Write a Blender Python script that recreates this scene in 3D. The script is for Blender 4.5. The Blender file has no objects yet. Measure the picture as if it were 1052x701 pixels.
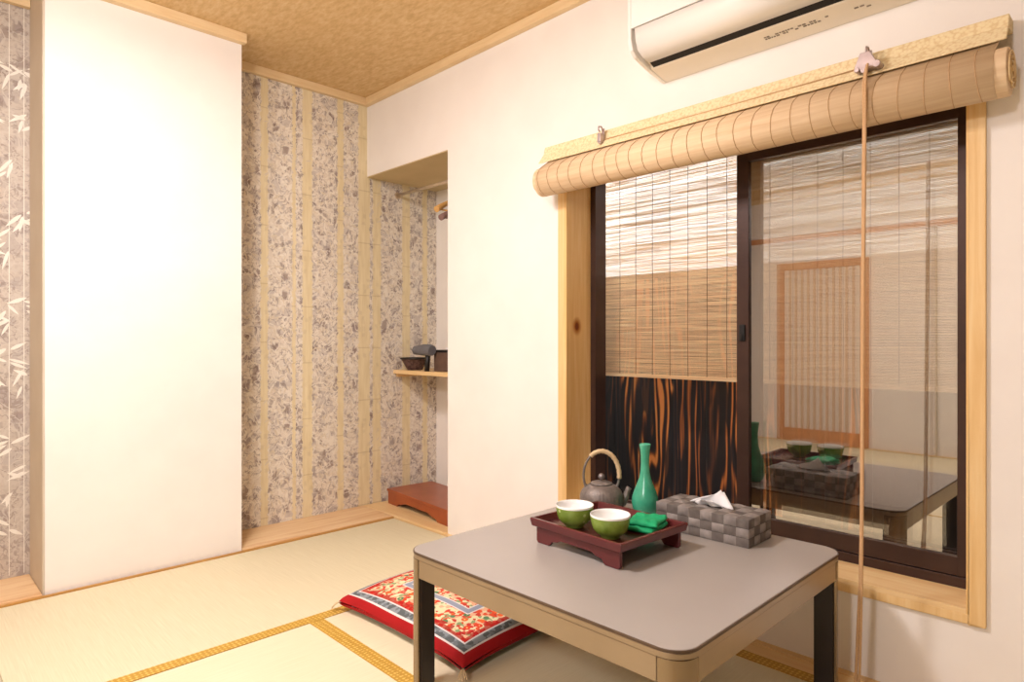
import bpy, bmesh, math, random
from mathutils import Vector, Matrix
random.seed(7)
S = bpy.context.scene
C = S.collection
PI = math.pi

# ------------------------------------------------------------------ mesh builder
class MB:
    def __init__(s): s.v = []; s.f = []; s.sm = []
    def add(s, vs, fs, smooth=False):
        o = len(s.v); s.v += [tuple(v) for v in vs]
        for f in fs: s.f.append(tuple(i + o for i in f)); s.sm.append(smooth)
    def box(s, x0, x1, y0, y1, z0, z1, M=None):
        vs = [Vector((x, y, z)) for x in (x0, x1) for y in (y0, y1) for z in (z0, z1)]
        if M: vs = [M @ v for v in vs]
        s.add(vs, [(0, 1, 3, 2), (4, 6, 7, 5), (0, 4, 5, 1), (2, 3, 7, 6), (0, 2, 6, 4), (1, 5, 7, 3)])
    def prism(s, pts, ax, a, b, smooth=False):
        """closed 2-D outline extruded along an axis (0,1,2)"""
        n = len(pts)
        def mk(p, q): return {0: (q, p[0], p[1]), 1: (p[0], q, p[1]), 2: (p[0], p[1], q)}[ax]
        vs = [mk(p, a) for p in pts] + [mk(p, b) for p in pts]
        fs = [(i, (i + 1) % n, n + (i + 1) % n, n + i) for i in range(n)]
        s.add(vs, fs, smooth)
        s.add(vs, [tuple(range(n)), tuple(range(2 * n - 1, n - 1, -1))])
    def tube(s, pts, r, n=10, smooth=True, caps=True):
        P = [Vector(p) for p in pts]; m = len(P)
        rs = r if isinstance(r, (list, tuple)) else [r] * m
        t0 = (P[1] - P[0]).normalized()
        up = Vector((0, 0, 1)) if abs(t0.z) < .9 else Vector((1, 0, 0))
        nrm = (up - t0 * up.dot(t0)).normalized()
        vs = []
        for i in range(m):
            t = (P[min(i + 1, m - 1)] - P[max(i - 1, 0)]).normalized()
            nrm = (nrm - t * nrm.dot(t)).normalized(); b = t.cross(nrm)
            for k in range(n):
                a = 2 * PI * k / n
                vs.append(P[i] + (nrm * math.cos(a) + b * math.sin(a)) * rs[i])
        fs = [(i * n + k, i * n + (k + 1) % n, (i + 1) * n + (k + 1) % n, (i + 1) * n + k) for i in range(m - 1) for k in range(n)]
        s.add(vs, fs, smooth)
        if caps: s.add(vs, [tuple(range(n - 1, -1, -1)), tuple((m - 1) * n + k for k in range(n))])
    def lathe(s, prof, cx=0, cy=0, n=40, smooth=True, wob=None):
        vs = []
        for (r, z) in prof:
            for k in range(n):
                a = 2 * PI * k / n
                q = r * (wob(a, z) if wob else 1)
                vs.append((cx + q * math.cos(a), cy + q * math.sin(a), z))
        fs = [(i * n + k, i * n + (k + 1) % n, (i + 1) * n + (k + 1) % n, (i + 1) * n + k) for i in range(len(prof) - 1) for k in range(n)]
        s.add(vs, fs, smooth)
    def build(s, name, mat, parent=None, bevel=0, seg=2, sub=0, weld=True):
        me = bpy.data.meshes.new(name); me.from_pydata(s.v, [], s.f)
        me.polygons.foreach_set('use_smooth', s.sm)
        o = bpy.data.objects.new(name, me); C.objects.link(o)
        b = bmesh.new(); b.from_mesh(me)
        if weld: bmesh.ops.remove_doubles(b, verts=b.verts, dist=1e-5)
        bmesh.ops.recalc_face_normals(b, faces=b.faces)
        b.to_mesh(me); b.free()
        if mat: me.materials.append(mat)
        if parent: o.parent = parent
        if bevel:
            m = o.modifiers.new('bevel', 'BEVEL'); m.width = bevel; m.segments = seg; m.limit_method = 'ANGLE'; m.angle_limit = math.radians(40)
            m.harden_normals = False
        if sub:
            m = o.modifiers.new('sub', 'SUBSURF'); m.levels = sub; m.render_levels = sub
        return o

def tag(o, label=None, cat=None, group=None, kind=None):
    if label: o['label'] = label
    if cat: o['category'] = cat
    if group: o['group'] = group
    if kind: o['kind'] = kind
    return o
def thing(name, label, cat, loc=(0, 0, 0), rz=0, group=None):
    o = bpy.data.objects.new(name, None); C.objects.link(o)
    o.location = loc; o.rotation_euler = (0, 0, rz); o.empty_display_size = .05
    return tag(o, label, cat, group)
def struct(name, mb, mat, parent=None, label=None, bevel=0):
    o = mb.build(name, mat, parent, bevel=bevel)
    if not parent: o['kind'] = 'structure'
    if label: o['label'] = label
    return o

# ------------------------------------------------------------------ materials
def srgb(r, g, b):
    def c(u):
        u /= 255.0
        return u / 12.92 if u <= .04045 else ((u + .055) / 1.055) ** 2.4
    return (c(r), c(g), c(b), 1)
class NT:
    def __init__(s, name):
        s.m = bpy.data.materials.new(name); s.m.use_nodes = True
        s.t = s.m.node_tree; s.n = s.t.nodes
        s.p = s.n['Principled BSDF']; s.out = s.n['Material Output']
    def new(s, typ, **kw):
        n = s.n.new(typ)
        for k, v in kw.items():
            if k in n.inputs.keys(): n.inputs[k].default_value = v
            else: setattr(n, k, v)
        return n
    def l(s, a, b): s.t.links.new(a, b)
    def coord(s, scale=(1, 1, 1), kind='Object', rot=(0, 0, 0)):
        c = s.new('ShaderNodeTexCoord'); m = s.new('ShaderNodeMapping')
        m.inputs['Scale'].default_value = scale; m.inputs['Rotation'].default_value = rot
        s.l(c.outputs[kind], m.inputs['Vector']); return m.outputs['Vector']
    def ramp(s, fac, stops, interp='LINEAR'):
        r = s.new('ShaderNodeValToRGB'); r.color_ramp.interpolation = interp
        e = r.color_ramp.elements
        while len(e) < len(stops): e.new(.5)
        for i, (p, c) in enumerate(stops):
            e[i].position = p
        for i, (p, c) in enumerate(stops): e[i].color = c
        s.l(fac, r.inputs['Fac']); return r.outputs['Color']
    def noise(s, vec, scale, detail=4, rough=.5, dist=0):
        n = s.new('ShaderNodeTexNoise'); n.inputs['Scale'].default_value = scale; n.inputs['Detail'].default_value = detail
        n.inputs['Roughness'].default_value = rough; n.inputs['Distortion'].default_value = dist
        s.l(vec, n.inputs['Vector']); return n.outputs['Fac']
    def math(s, op, a, b=None, c=None):
        n = s.new('ShaderNodeMath'); n.operation = op
        for i, q in enumerate((a, b, c)):
            if q is None: continue
            if isinstance(q, (int, float)): n.inputs[i].default_value = q
            else: s.l(q, n.inputs[i])
        return n.outputs[0]
    def mix(s, fac, a, b, mode='MIX'):
        n = s.new('ShaderNodeMix'); n.data_type = 'RGBA'; n.blend_type = mode
        if isinstance(fac, (int, float)): n.inputs[0].default_value = fac
        else: s.l(fac, n.inputs[0])
        for i, q in ((6, a), (7, b)):
            if isinstance(q, tuple): n.inputs[i].default_value = q
            else: s.l(q, n.inputs[i])
        return n.outputs[2]
    def bump(s, h, strength=.3, dist=.001):
        b = s.new('ShaderNodeBump'); b.inputs['Strength'].default_value = strength; b.inputs['Distance'].default_value = dist
        s.l(h, b.inputs['Height']); s.l(b.outputs['Normal'], s.p.inputs['Normal'])
    def col(s, c):
        if isinstance(c, tuple): s.p.inputs['Base Color'].default_value = c
        else: s.l(c, s.p.inputs['Base Color'])
    def set(s, rough=.5, metal=0, spec=.5, **kw):
        s.p.inputs['Roughness'].default_value = rough; s.p.inputs['Metallic'].default_value = metal
        s.p.inputs['Specular IOR Level'].default_value = spec
        for k, v in kw.items(): s.p.inputs[k.replace('_', ' ')].default_value = v
        return s.m

def mottled(name, c1, c2, scale=8, rough=.6, metal=0, spec=.4, bump=0, bs=60, stretch=(1, 1, 1), **kw):
    t = NT(name); v = t.coord(stretch)
    t.col(t.ramp(t.noise(v, scale), [(.3, c1), (.7, c2)]))
    if bump: t.bump(t.noise(v, bs, 3), bump, .002)
    return t.set(rough, metal, spec, **kw)
def wood(name, c1, c2, c3, stretch, scale=6, rough=.45, knot=None):
    t = NT(name); v = t.coord(stretch)
    n = t.noise(v, scale, 5, .6, .6)
    col = t.ramp(n, [(.25, c1), (.5, c2), (.75, c3)])
    if knot:
        c = t.new('ShaderNodeTexCoord')
        vm = t.new('ShaderNodeVectorMath', operation='DISTANCE'); vm.inputs[1].default_value = knot
        mp = t.new('ShaderNodeMapping'); mp.inputs['Scale'].default_value = (1, 1, .75)
        mp.inputs['Location'].default_value = (0, 0, knot[2] * .25)
        t.l(c.outputs['Object'], mp.inputs['Vector']); t.l(mp.outputs['Vector'], vm.inputs[0])
        k = t.ramp(vm.outputs['Value'], [(.004, srgb(95, 50, 25)), (.016, srgb(140, 80, 40)), (.02, srgb(200, 150, 95)), (.035, (1, 1, 1, 1))])
        col = t.mix(1.0, col, k, 'MULTIPLY')
    t.col(col); t.bump(n, .15, .001)
    return t.set(rough, 0, .4)

M = {}
M['plaster'] = mottled('plaster_white', srgb(243, 237, 231), srgb(247, 242, 236), 5, .9, spec=.1, bump=.08, bs=300)
M['pine'] = wood('pine_vertical', srgb(226, 184, 122), srgb(236, 200, 142), srgb(242, 212, 160), (14, 14, .8), 3)
M['pine_jamb'] = wood('pine_jamb', srgb(222, 176, 108), srgb(234, 192, 126), srgb(240, 206, 148), (22, 14, .9), 3, knot=(2.135, 1.80, 1.058))
M['pine_y'] = wood('pine_along_y', srgb(228, 188, 130), srgb(238, 204, 150), srgb(244, 216, 170), (14, .8, 14), 3)
M['pine_x'] = wood('pine_along_x', srgb(214, 168, 120), srgb(232, 196, 150), srgb(242, 214, 174), (1.0, 12, 14), 3)
M['crown'] = wood('crown_wood', srgb(226, 194, 146), srgb(234, 206, 160), srgb(240, 214, 172), (2, 2, 20), 3)
M['post'] = mottled('beige_post', srgb(204, 190, 170), srgb(212, 200, 182), 5, .7)
M['shoji_wood'] = wood('shoji_wood', srgb(200, 140, 92), srgb(212, 154, 106), srgb(220, 166, 120), (14, 14, 1), 3)
M['lattice'] = wood('lattice_wood', srgb(204, 168, 136), srgb(214, 180, 148), srgb(222, 190, 160), (14, 14, 1), 3)
M['paper'] = mottled('shoji_paper', srgb(240, 234, 224), srgb(246, 240, 232), 20, .95, spec=.1)
M['sash'] = mottled('dark_bronze_aluminium', srgb(62, 44, 38), srgb(74, 54, 47), 6, .35, .4)
M['black'] = mottled('black_gap', srgb(14, 12, 12), srgb(20, 18, 18), 6, .6)
M['ac_white'] = mottled('appliance_white', srgb(244, 240, 234), srgb(247, 244, 238), 4, .35)
M['ac_cream'] = mottled('appliance_underside', srgb(240, 230, 214), srgb(243, 234, 220), 4, .5)
M['ac_mark'] = mottled('grey_print', srgb(120, 108, 96), srgb(150, 138, 124), 90, .7)
M['bracket'] = mottled('bracket_metal', srgb(176, 160, 160), srgb(196, 182, 182), 30, .35, .7)
M['cord'] = mottled('tan_cord', srgb(196, 156, 112), srgb(212, 174, 132), 300, .9, bump=.3, bs=500)
M['laminate'] = mottled('greige_laminate', srgb(164, 157, 151), srgb(170, 163, 157), 4, .34, spec=.5)
M['edge'] = mottled('brown_edge_band', srgb(84, 66, 50), srgb(96, 76, 58), 20, .5)
M['apron'] = mottled('taupe_apron', srgb(156, 138, 114), srgb(164, 146, 122), 5, .3, .6)
M['leg'] = mottled('taupe_leg', srgb(142, 124, 100), srgb(152, 134, 108), 5, .25, .8)
M['darkleg'] = mottled('dark_leg_inner', srgb(34, 26, 24), srgb(44, 34, 30), 5, .4)
M['lacquer'] = mottled('dark_red_lacquer', srgb(90, 34, 36), srgb(104, 42, 42), 12, .24, spec=.6)
M['lacquer_in'] = mottled('tray_inside', srgb(62, 22, 22), srgb(76, 28, 28), 12, .26, spec=.6)
M['redstand'] = mottled('red_brown_lacquer', srgb(150, 70, 34), srgb(168, 84, 44), 9, .3, spec=.6)
M['iron'] = mottled('grey_cast_iron', srgb(112, 103, 98), srgb(142, 132, 126), 40, .5, .35, bump=.6, bs=160)
M['knobm'] = mottled('knob_metal', srgb(130, 122, 122), srgb(150, 142, 142), 40, .35, .6)
M['bamboo'] = mottled('handle_wrap', srgb(214, 186, 142), srgb(226, 200, 160), 60, .6, bump=.5, bs=300)
M['porcelain'] = mottled('white_porcelain', srgb(244, 244, 242), srgb(248, 248, 246), 4, .15, spec=.6)
M['celadon'] = mottled('green_bottle_glaze', srgb(48, 152, 120), srgb(92, 194, 156), 14, .22, spec=.6)
M['cloth_green'] = mottled('green_cloth', srgb(8, 152, 96), srgb(22, 178, 118), 25, .7, bump=.4, bs=400)
M['tissue'] = mottled('white_tissue', srgb(240, 242, 244), srgb(248, 248, 250), 30, .9, spec=.1)
M['dryer'] = mottled('grey_plastic', srgb(98, 98, 104), srgb(112, 112, 118), 20, .45)
M['blackpl'] = mottled('black_plastic', srgb(24, 20, 20), srgb(32, 28, 28), 20, .4)
M['brownbox'] = mottled('brown_card', srgb(98, 74, 62), srgb(110, 86, 72), 20, .7)
M['basket'] = mottled('dark_basket', srgb(52, 34, 32), srgb(112, 84, 78), 70, .6, bump=.6, bs=200)
M['hangerwood'] = mottled('hanger_wood', srgb(206, 156, 88), srgb(222, 176, 110), 30, .4)
M['mauve'] = mottled('mauve_plastic', srgb(128, 98, 92), srgb(146, 114, 108), 30, .4)
M['steel'] = mottled('steel_rod', srgb(206, 186, 160), srgb(220, 202, 178), 30, .3, .6)
M['switch'] = mottled('switch_plastic', srgb(246, 244, 240), srgb(248, 246, 243), 30, .3)
M['neighbour'] = mottled('pale_grey_siding', srgb(214, 215, 214), srgb(228, 228, 226), 3, .9, spec=.1, stretch=(1, 1, 6))
M['rail'] = mottled('dark_rail', srgb(112, 84, 60), srgb(128, 98, 72), 10, .6)
M['seam'] = mottled('siding_seam', srgb(146, 132, 118), srgb(160, 146, 132), 10, .6)
M['concrete'] = mottled('concrete', srgb(120, 112, 104), srgb(140, 132, 122), 6, .9)

def m_ceiling():
    t = NT('ceiling_woven_paper'); v = t.coord((1, 1, 1), rot=(0, 0, .7))
    v2 = t.coord((60, 22, 10), rot=(0, 0, .785))
    n = t.noise(v2, 1.0, 3, .6); n2 = t.noise(v, 3, 2)
    c = t.ramp(n, [(.3, srgb(204, 170, 122)), (.5, srgb(220, 188, 140)), (.7, srgb(230, 204, 160))])
    c = t.mix(t.math('MULTIPLY', n2, .3), c, srgb(212, 176, 124)); t.col(c); t.bump(n, .2, .001)
    return t.set(.85, 0, .15)
M['ceiling'] = m_ceiling()

def m_tatami(name, along_y, ca, cb):
    t = NT(name)
    v = t.coord((260, 6, 1) if along_y else (6, 260, 1)); n = t.noise(v, 1, 3, .6)
    v2 = t.coord((1.5, 1.5, 1)); n2 = t.noise(v2, 2, 2)
    c = t.ramp(n, [(.3, ca), (.7, cb)])
    c = t.mix(t.math('MULTIPLY', n2, .35), c, srgb(228, 214, 176))
    t.col(c); t.bump(n, .25, .001); return t.set(.6, 0, .3)
M['tatami_a'] = m_tatami('tatami_rush_crosswise', True, srgb(214, 204, 172), srgb(226, 217, 188))
M['tatami_b'] = m_tatami('tatami_rush_lengthwise', False, srgb(224, 214, 182), srgb(234, 225, 196))
def m_heri():
    t = NT('gold_patterned_border'); v = t.coord((1, 1, 1))
    vo = t.new('ShaderNodeTexVoronoi'); vo.inputs['Scale'].default_value = 70; vo.distance = 'MANHATTAN'; vo.inputs['Randomness'].default_value = .15
    t.l(v, vo.inputs['Vector'])
    c = t.ramp(vo.outputs['Distance'], [(.25, srgb(228, 196, 116)), (.45, srgb(206, 166, 72)), (.6, srgb(188, 146, 56))])
    t.col(c); return t.set(.6, 0, .3)
M['heri'] = m_heri()

# wallpaper columns measured along the wall: (x where it starts, 1 = printed column / 0 = plain bamboo stripe)
PAPER = [(-2.2, 1), (.16, 0), (.205, 1), (.60, 0), (.66, 1), (.95, 0), (1.0, 1), (1.425, 0), (1.468, 1), (1.590, 0), (1.628, 1), (1.660, 0), (1.714, 1),
         (1.868, 0), (1.917, 1), (2.000, 0), (2.088, 1), (2.112, 0), (2.160, 1), (2.322, 0), (2.385, 1), (2.475, 0), (2.526, 1), (2.592, 0)]
def m_wallpaper():
    t = NT('bamboo_wallpaper')
    c = t.new('ShaderNodeTexCoord'); sp = t.new('ShaderNodeSeparateXYZ'); t.l(c.outputs['Object'], sp.inputs[0])
    fac = t.math('DIVIDE', t.math('ADD', sp.outputs['X'], 2.2), 5.0)
    wob = t.math('MULTIPLY', t.math('SUBTRACT', t.noise(t.coord((1, 1, 14)), 3, 3), .5), .006)
    mask = t.ramp(t.math('ADD', fac, wob), [((x + 2.2) / 5.0, (m, m, m, 1)) for x, m in PAPER], 'CONSTANT')
    g = t.noise(t.coord((14, 1, 20)), 3.0, 6, .8)
    base = t.ramp(g, [(.35, srgb(208, 194, 180)), (.46, srgb(224, 212, 196)), (.56, srgb(234, 224, 208)), (.66, srgb(218, 208, 200))])
    # warped coordinates so the printed blocks look inked, not tiled
    cc = t.new('ShaderNodeTexCoord'); nz_ = t.new('ShaderNodeTexNoise'); nz_.inputs['Scale'].default_value = 22; nz_.inputs['Detail'].default_value = 4
    t.l(cc.outputs['Object'], nz_.inputs['Vector'])
    vm = t.new('ShaderNodeVectorMath', operation='SCALE'); vm.inputs['Scale'].default_value = .034
    vsb = t.new('ShaderNodeVectorMath', operation='SUBTRACT'); vsb.inputs[1].default_value = (.5, .5, .5)
    t.l(nz_.outputs['Color'], vsb.inputs[0]); t.l(vsb.outputs[0], vm.inputs[0])
    va = t.new('ShaderNodeVectorMath', operation='ADD'); t.l(cc.outputs['Object'], va.inputs[0]); t.l(vm.outputs[0], va.inputs[1])
    def cells(scale, thr, size):
        mp = t.new('ShaderNodeMapping'); mp.inputs['Scale'].default_value = scale; t.l(va.outputs[0], mp.inputs['Vector'])
        vo = t.new('ShaderNodeTexVoronoi'); vo.distance = 'CHEBYCHEV'; vo.inputs['Scale'].default_value = 1; t.l(mp.outputs['Vector'], vo.inputs['Vector'])
        vs = t.new('ShaderNodeSeparateColor'); t.l(vo.outputs['Color'], vs.inputs[0])
        soft = t.ramp(vo.outputs['Distance'], [(size * .5, (1, 1, 1, 1)), (size, (0, 0, 0, 1))])
        return t.math('MULTIPLY', t.math('GREATER_THAN', vs.outputs[0], thr), soft), vs.outputs[1]
    d1_, r1 = cells((19, 1, 15), .70, .44); d2_, r2 = cells((32, 1, 26), .60, .40)
    col = t.mix(t.math('MULTIPLY', d2_, .50), base, srgb(136, 118, 112))
    col = t.mix(t.math('MULTIPLY', d1_, .72), col, t.ramp(r1, [(0, srgb(122, 100, 94)), (.5, srgb(148, 128, 120)), (1, srgb(112, 94, 92))]))
    n3 = t.noise(t.coord((6, 1, 7)), 1.8, 2)
    col = t.mix(t.math('MULTIPLY', t.math('GREATER_THAN', n3, .55), .30), col, srgb(168, 160, 164))
    n4 = t.noise(t.coord((26, 1, 30)), 2.2, 5, .6, 1.6)
    col = t.mix(t.ramp(n4, [(.62, (0, 0, 0, 1)), (.70, (.4, .4, .4, 1))]), col, srgb(124, 104, 94))
    def ridge(scale, w, seedx):
        mp = t.new('ShaderNodeMapping'); mp.inputs['Scale'].default_value = scale; mp.inputs['Location'].default_value = (seedx, 0, seedx); t.l(cc.outputs['Object'], mp.inputs['Vector'])
        nn = t.noise(mp.outputs['Vector'], 1.0, 2, .5, 1.0)
        return t.math('LESS_THAN', t.math('ABSOLUTE', t.math('SUBTRACT', nn, .5)), w)
    col = t.mix(t.math('MULTIPLY', ridge((20, 1, 18), .020, 3.1), .50), col, srgb(112, 92, 88))
    col = t.mix(t.math('MULTIPLY', ridge((17, 1, 15), .030, 9.7), .7), col, srgb(242, 234, 220))
    stripe = t.ramp(t.noise(t.coord((20, 1, 2.2)), 3, 5), [(.3, srgb(224, 207, 166)), (.7, srgb(238, 224, 188))])
    stripe = t.mix(t.math('MULTIPLY', d2_, .14), stripe, srgb(150, 126, 100))
    zj = t.math('FRACT', t.math('ADD', t.math('MULTIPLY', sp.outputs['Z'], 3.2), t.math('MULTIPLY', t.math('FLOOR', t.math('MULTIPLY', sp.outputs['X'], 4)), .37)))
    stripe = t.mix(t.math('MULTIPLY', t.math('LESS_THAN', zj, .02), .3), stripe, srgb(170, 144, 100))
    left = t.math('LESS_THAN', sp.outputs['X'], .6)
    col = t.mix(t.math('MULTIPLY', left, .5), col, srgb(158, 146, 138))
    sepm = t.new('ShaderNodeSeparateColor'); t.l(mask, sepm.inputs[0])
    t.col(t.mix(sepm.outputs[0], stripe, col)); return t.set(.8, 0, .2)
M['wallpaper'] = m_wallpaper()
M['leafprint'] = mottled('pale_leaf_print', srgb(232, 226, 214), srgb(240, 236, 226), 40, .8)
M['leafprint2'] = mottled('cream_leaf_print', srgb(218, 204, 180), srgb(226, 214, 192), 40, .8)

def m_reed(name, ca, cb, cc, transl=0.0, sc=(3, 2.0, 160)):
    t = NT(name); n = t.noise(t.coord(sc), 1.4, 4, .6)
    c = t.ramp(n, [(.3, ca), (.5, cb), (.7, cc)]); t.col(c); t.bump(n, .3, .001); t.set(.65, 0, .3)
    if transl:
        tr = t.new('ShaderNodeBsdfTranslucent'); t.l(t.mix(.75, c, (.88, .88, .84, 1)), tr.inputs['Color'])
        mx = t.new('ShaderNodeMixShader'); mx.inputs[0].default_value = transl
        t.l(t.p.outputs[0], mx.inputs[1]); t.l(tr.outputs[0], mx.inputs[2]); t.l(mx.outputs[0], t.out.inputs[0])
    return t.m
M['reed'] = m_reed('sudare_reed', srgb(204, 156, 100), srgb(236, 198, 144), srgb(246, 222, 176), .5, (3, 2, 60))
M['blind'] = m_reed('blind_reed', srgb(222, 190, 150), srgb(232, 203, 165), srgb(240, 214, 178), 0, (60, 2.4, 60))
M['blindend'] = m_reed('blind_end_wood', srgb(222, 186, 130), srgb(238, 208, 156), srgb(242, 216, 170), 0, (40, 40, 40))
M['string'] = mottled('dark_thread', srgb(104, 84, 64), srgb(124, 100, 78), 50, .8)
M['blindstring'] = mottled('brown_thread', srgb(186, 148, 108), srgb(200, 162, 120), 50, .8)
def m_valance():
    t = NT('flecked_valance'); vo = t.new('ShaderNodeTexVoronoi'); vo.inputs['Scale'].default_value = 110; t.l(t.coord((1, 1, 1)), vo.inputs['Vector'])
    c = t.ramp(vo.outputs['Distance'], [(.1, srgb(244, 228, 188)), (.5, srgb(240, 221, 178)), (.75, srgb(228, 203, 156))]); t.col(c); return t.set(.8, 0, .2)
M['valance'] = m_valance()

def m_charred():
    t = NT('charred_cedar')
    c0 = t.new('ShaderNodeTexCoord'); sp = t.new('ShaderNodeSeparateXYZ'); t.l(c0.outputs['Object'], sp.inputs[0])
    big = t.noise(t.coord((1, 3.4, .45)), 1.5, 2, .5, .4)
    # cathedral grain: growth rings warped along the board
    warp = t.noise(t.coord((1, 4.5, .62)), 1.6, 2, .5, .3)
    ph = t.math('ADD', t.math('MULTIPLY', sp.outputs['Y'], 150), t.math('MULTIPLY', warp, 46))
    ring = t.math('MULTIPLY', t.math('ADD', t.math('SINE', ph), 1), .5)
    fine = t.noise(t.coord((1, 120, 1.4)), 1.4, 3, .6, .2)
    f = t.math('ADD', t.math('MULTIPLY', ring, .34), t.math('ADD', t.math('MULTIPLY', big, .95), t.math('MULTIPLY', fine, .30)))
    f = t.math('SUBTRACT', f, t.math('MULTIPLY', t.math('LESS_THAN', sp.outputs['Y'], -.42), .16))
    c = t.ramp(f, [(.74, srgb(20, 14, 14)), (.84, srgb(44, 26, 20)), (.91, srgb(112, 60, 28)), (.98, srgb(184, 106, 48)), (1.0, srgb(214, 134, 66))])
    blot = t.noise(t.coord((1, 7, 1.0)), 1.7, 2, .5, .6)
    c = t.mix(t.ramp(blot, [(.54, (0, 0, 0, 1)), (.60, (.92, .92, .92, 1))]), c, srgb(24, 20, 22))
    t.col(c); t.bump(ring, .3, .003); return t.set(.5, 0, .4)
M['charred'] = m_charred()

def m_glass():
    t = NT('window_glass'); t.n.remove(t.p)
    fr = t.new('ShaderNodeFresnel'); fr.inputs['IOR'].default_value = 3.7
    gl = t.new('ShaderNodeBsdfGlossy'); gl.inputs['Roughness'].default_value = 0.004; gl.inputs['Color'].default_value = (1, .97, .93, 1)
    tr = t.new('ShaderNodeBsdfTransparent'); tr.inputs['Color'].default_value = (.92, .92, .91, 1)
    geo = t.new('ShaderNodeNewGeometry')
    mx = t.new('ShaderNodeMixShader'); 
    fac = t.math('MULTIPLY', fr.outputs[0], t.math('SUBTRACT', 1.0, geo.outputs['Backfacing']))
    t.l(fac, mx.inputs[0]); t.l(tr.outputs[0], mx.inputs[1]); t.l(gl.outputs[0], mx.inputs[2])
    t.l(mx.outputs[0], t.out.inputs[0]); return t.m
M['glass'] = m_glass()

def m_cup():
    t = NT('green_cup_glaze'); n = t.noise(t.coord((1, 1, 1)), 30, 3)
    c = t.ramp(n, [(.35, srgb(116, 144, 52)), (.65, srgb(146, 172, 78))])
    vo = t.new('ShaderNodeTexVoronoi'); vo.inputs['Scale'].default_value = 34; t.l(t.coord(), vo.inputs['Vector'])
    sp = t.new('ShaderNodeSeparateColor'); t.l(vo.outputs['Color'], sp.inputs[0])
    f = t.math('MULTIPLY', t.math('LESS_THAN', vo.outputs['Distance'], .16), t.math('GREATER_THAN', sp.outputs[0], .72))
    t.col(t.mix(f, c, srgb(190, 205, 130))); return t.set(.22, 0, .55)
M['cup'] = m_cup()
def m_weave(ca, cb):
    t = NT('grey_woven_strap'); n = t.noise(t.coord((1, 1, 1)), 25, 3); n2 = t.noise(t.coord((300, 300, 30)), 1, 2)
    c = t.ramp(n, [(.3, ca), (.7, cb)]); c = t.mix(t.math('MULTIPLY', n2, .3), c, srgb(90, 82, 80))
    t.col(c); t.bump(n2, .4, .001); return t.set(.7, 0, .3)
M['weave'] = m_weave(srgb(128, 120, 116), srgb(168, 160, 154)); M['weave2'] = m_weave(srgb(92, 84, 80), srgb(128, 120, 114))  # one strap material twice; the darker copy has the weave's shading put into its colour

def m_cushion():
    t = NT('floral_zabuton_cloth')
    c = t.new('ShaderNodeTexCoord'); sp = t.new('ShaderNodeSeparateXYZ'); t.l(c.outputs['Object'], sp.inputs[0])
    d = t.math('DIVIDE', t.math('MAXIMUM', t.math('ABSOLUTE', sp.outputs['X']), t.math('ABSOLUTE', sp.outputs['Y'])), .345)
    # flowers
    vo = t.new('ShaderNodeTexVoronoi'); vo.inputs['Scale'].default_value = 26; t.l(t.coord((1, 1, .1)), vo.inputs['Vector'])
    vs = t.new('ShaderNodeSeparateColor'); t.l(vo.outputs['Color'], vs.inputs[0])
    vo2 = t.new('ShaderNodeTexVoronoi'); vo2.inputs['Scale'].default_value = 75; t.l(t.coord((1, 1, .1)), vo2.inputs['Vector'])
    vs2 = t.new('ShaderNodeSeparateColor'); t.l(vo2.outputs['Color'], vs2.inputs[0])
    small = t.ramp(vs2.outputs[0], [(0, srgb(206, 66, 54)), (.20, srgb(228, 218, 176)), (.56, srgb(232, 180, 146)), (.72, srgb(222, 84, 50)), (.86, srgb(146, 164, 116))], 'CONSTANT')
    big = t.ramp(vs.outputs[0], [(0, srgb(92, 132, 92)), (.28, srgb(232, 106, 52)), (.52, srgb(236, 226, 188)), (.75, srgb(222, 70, 44))], 'CONSTANT')
    fl = t.mix(t.math('LESS_THAN', vo.outputs['Distance'], .30), small, big)
    fl = t.mix(t.math('LESS_THAN', vo.outputs['Distance'], .09), fl, srgb(240, 214, 130))
    ds = t.math('SUBTRACT', d, .0)
    wig = t.math('MULTIPLY', t.math('SUBTRACT', vs.outputs[1], .5), .07)
    redz = t.math('GREATER_THAN', t.math('ADD', d, wig), .78)   # red edge beyond the flowers
    fl = t.mix(t.math('MULTIPLY', redz, .85), fl, srgb(178, 18, 22))
    red = t.ramp(t.noise(t.coord(), 6, 2), [(.3, srgb(160, 22, 28)), (.7, srgb(178, 30, 34))])
    band = t.ramp(vs2.outputs[1], [(0, srgb(96, 102, 104)), (.4, srgb(142, 150, 156)), (.8, srgb(116, 124, 128))], 'CONSTANT')
    white = srgb(226, 220, 218)
    col = fl
    for lo, hi, cc in ((.44, .53, white), (.455, .515, srgb(150, 158, 176)), (.842, 1.5, white), (.858, .918, band), (.932, 1.5, red)):
        f = t.math('MULTIPLY', t.math('GREATER_THAN', ds, lo), t.math('LESS_THAN', ds, hi)); col = t.mix(f, col, cc)
    low = t.math('GREATER_THAN', t.math('ADD', d, t.math('MULTIPLY', sp.outputs['Z'], 0)), 2.0); col = t.mix(low, col, red)
    right = t.math('MULTIPLY', t.math('LESS_THAN', sp.outputs['Z'], .022), t.math('GREATER_THAN', sp.outputs['X'], -.25))
    right = t.math('MULTIPLY', right, t.math('LESS_THAN', sp.outputs['Y'], -.3))
    col = t.mix(right, col, band)
    t.col(col); t.bump(t.noise(t.coord(), 500, 2), .2, .001); return t.set(.8, 0, .2)
M['cushion'] = m_cushion()
def m_emit(name, c, s):
    t = NT(name); t.p.inputs['Emission Color'].default_value = c; t.p.inputs['Emission Strength'].default_value = s; t.p.inputs['Base Color'].default_value = c
    return t.m
M['lamp'] = m_emit('lamp_diffuser', (1, .93, .84, 1), 3.0)

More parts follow.
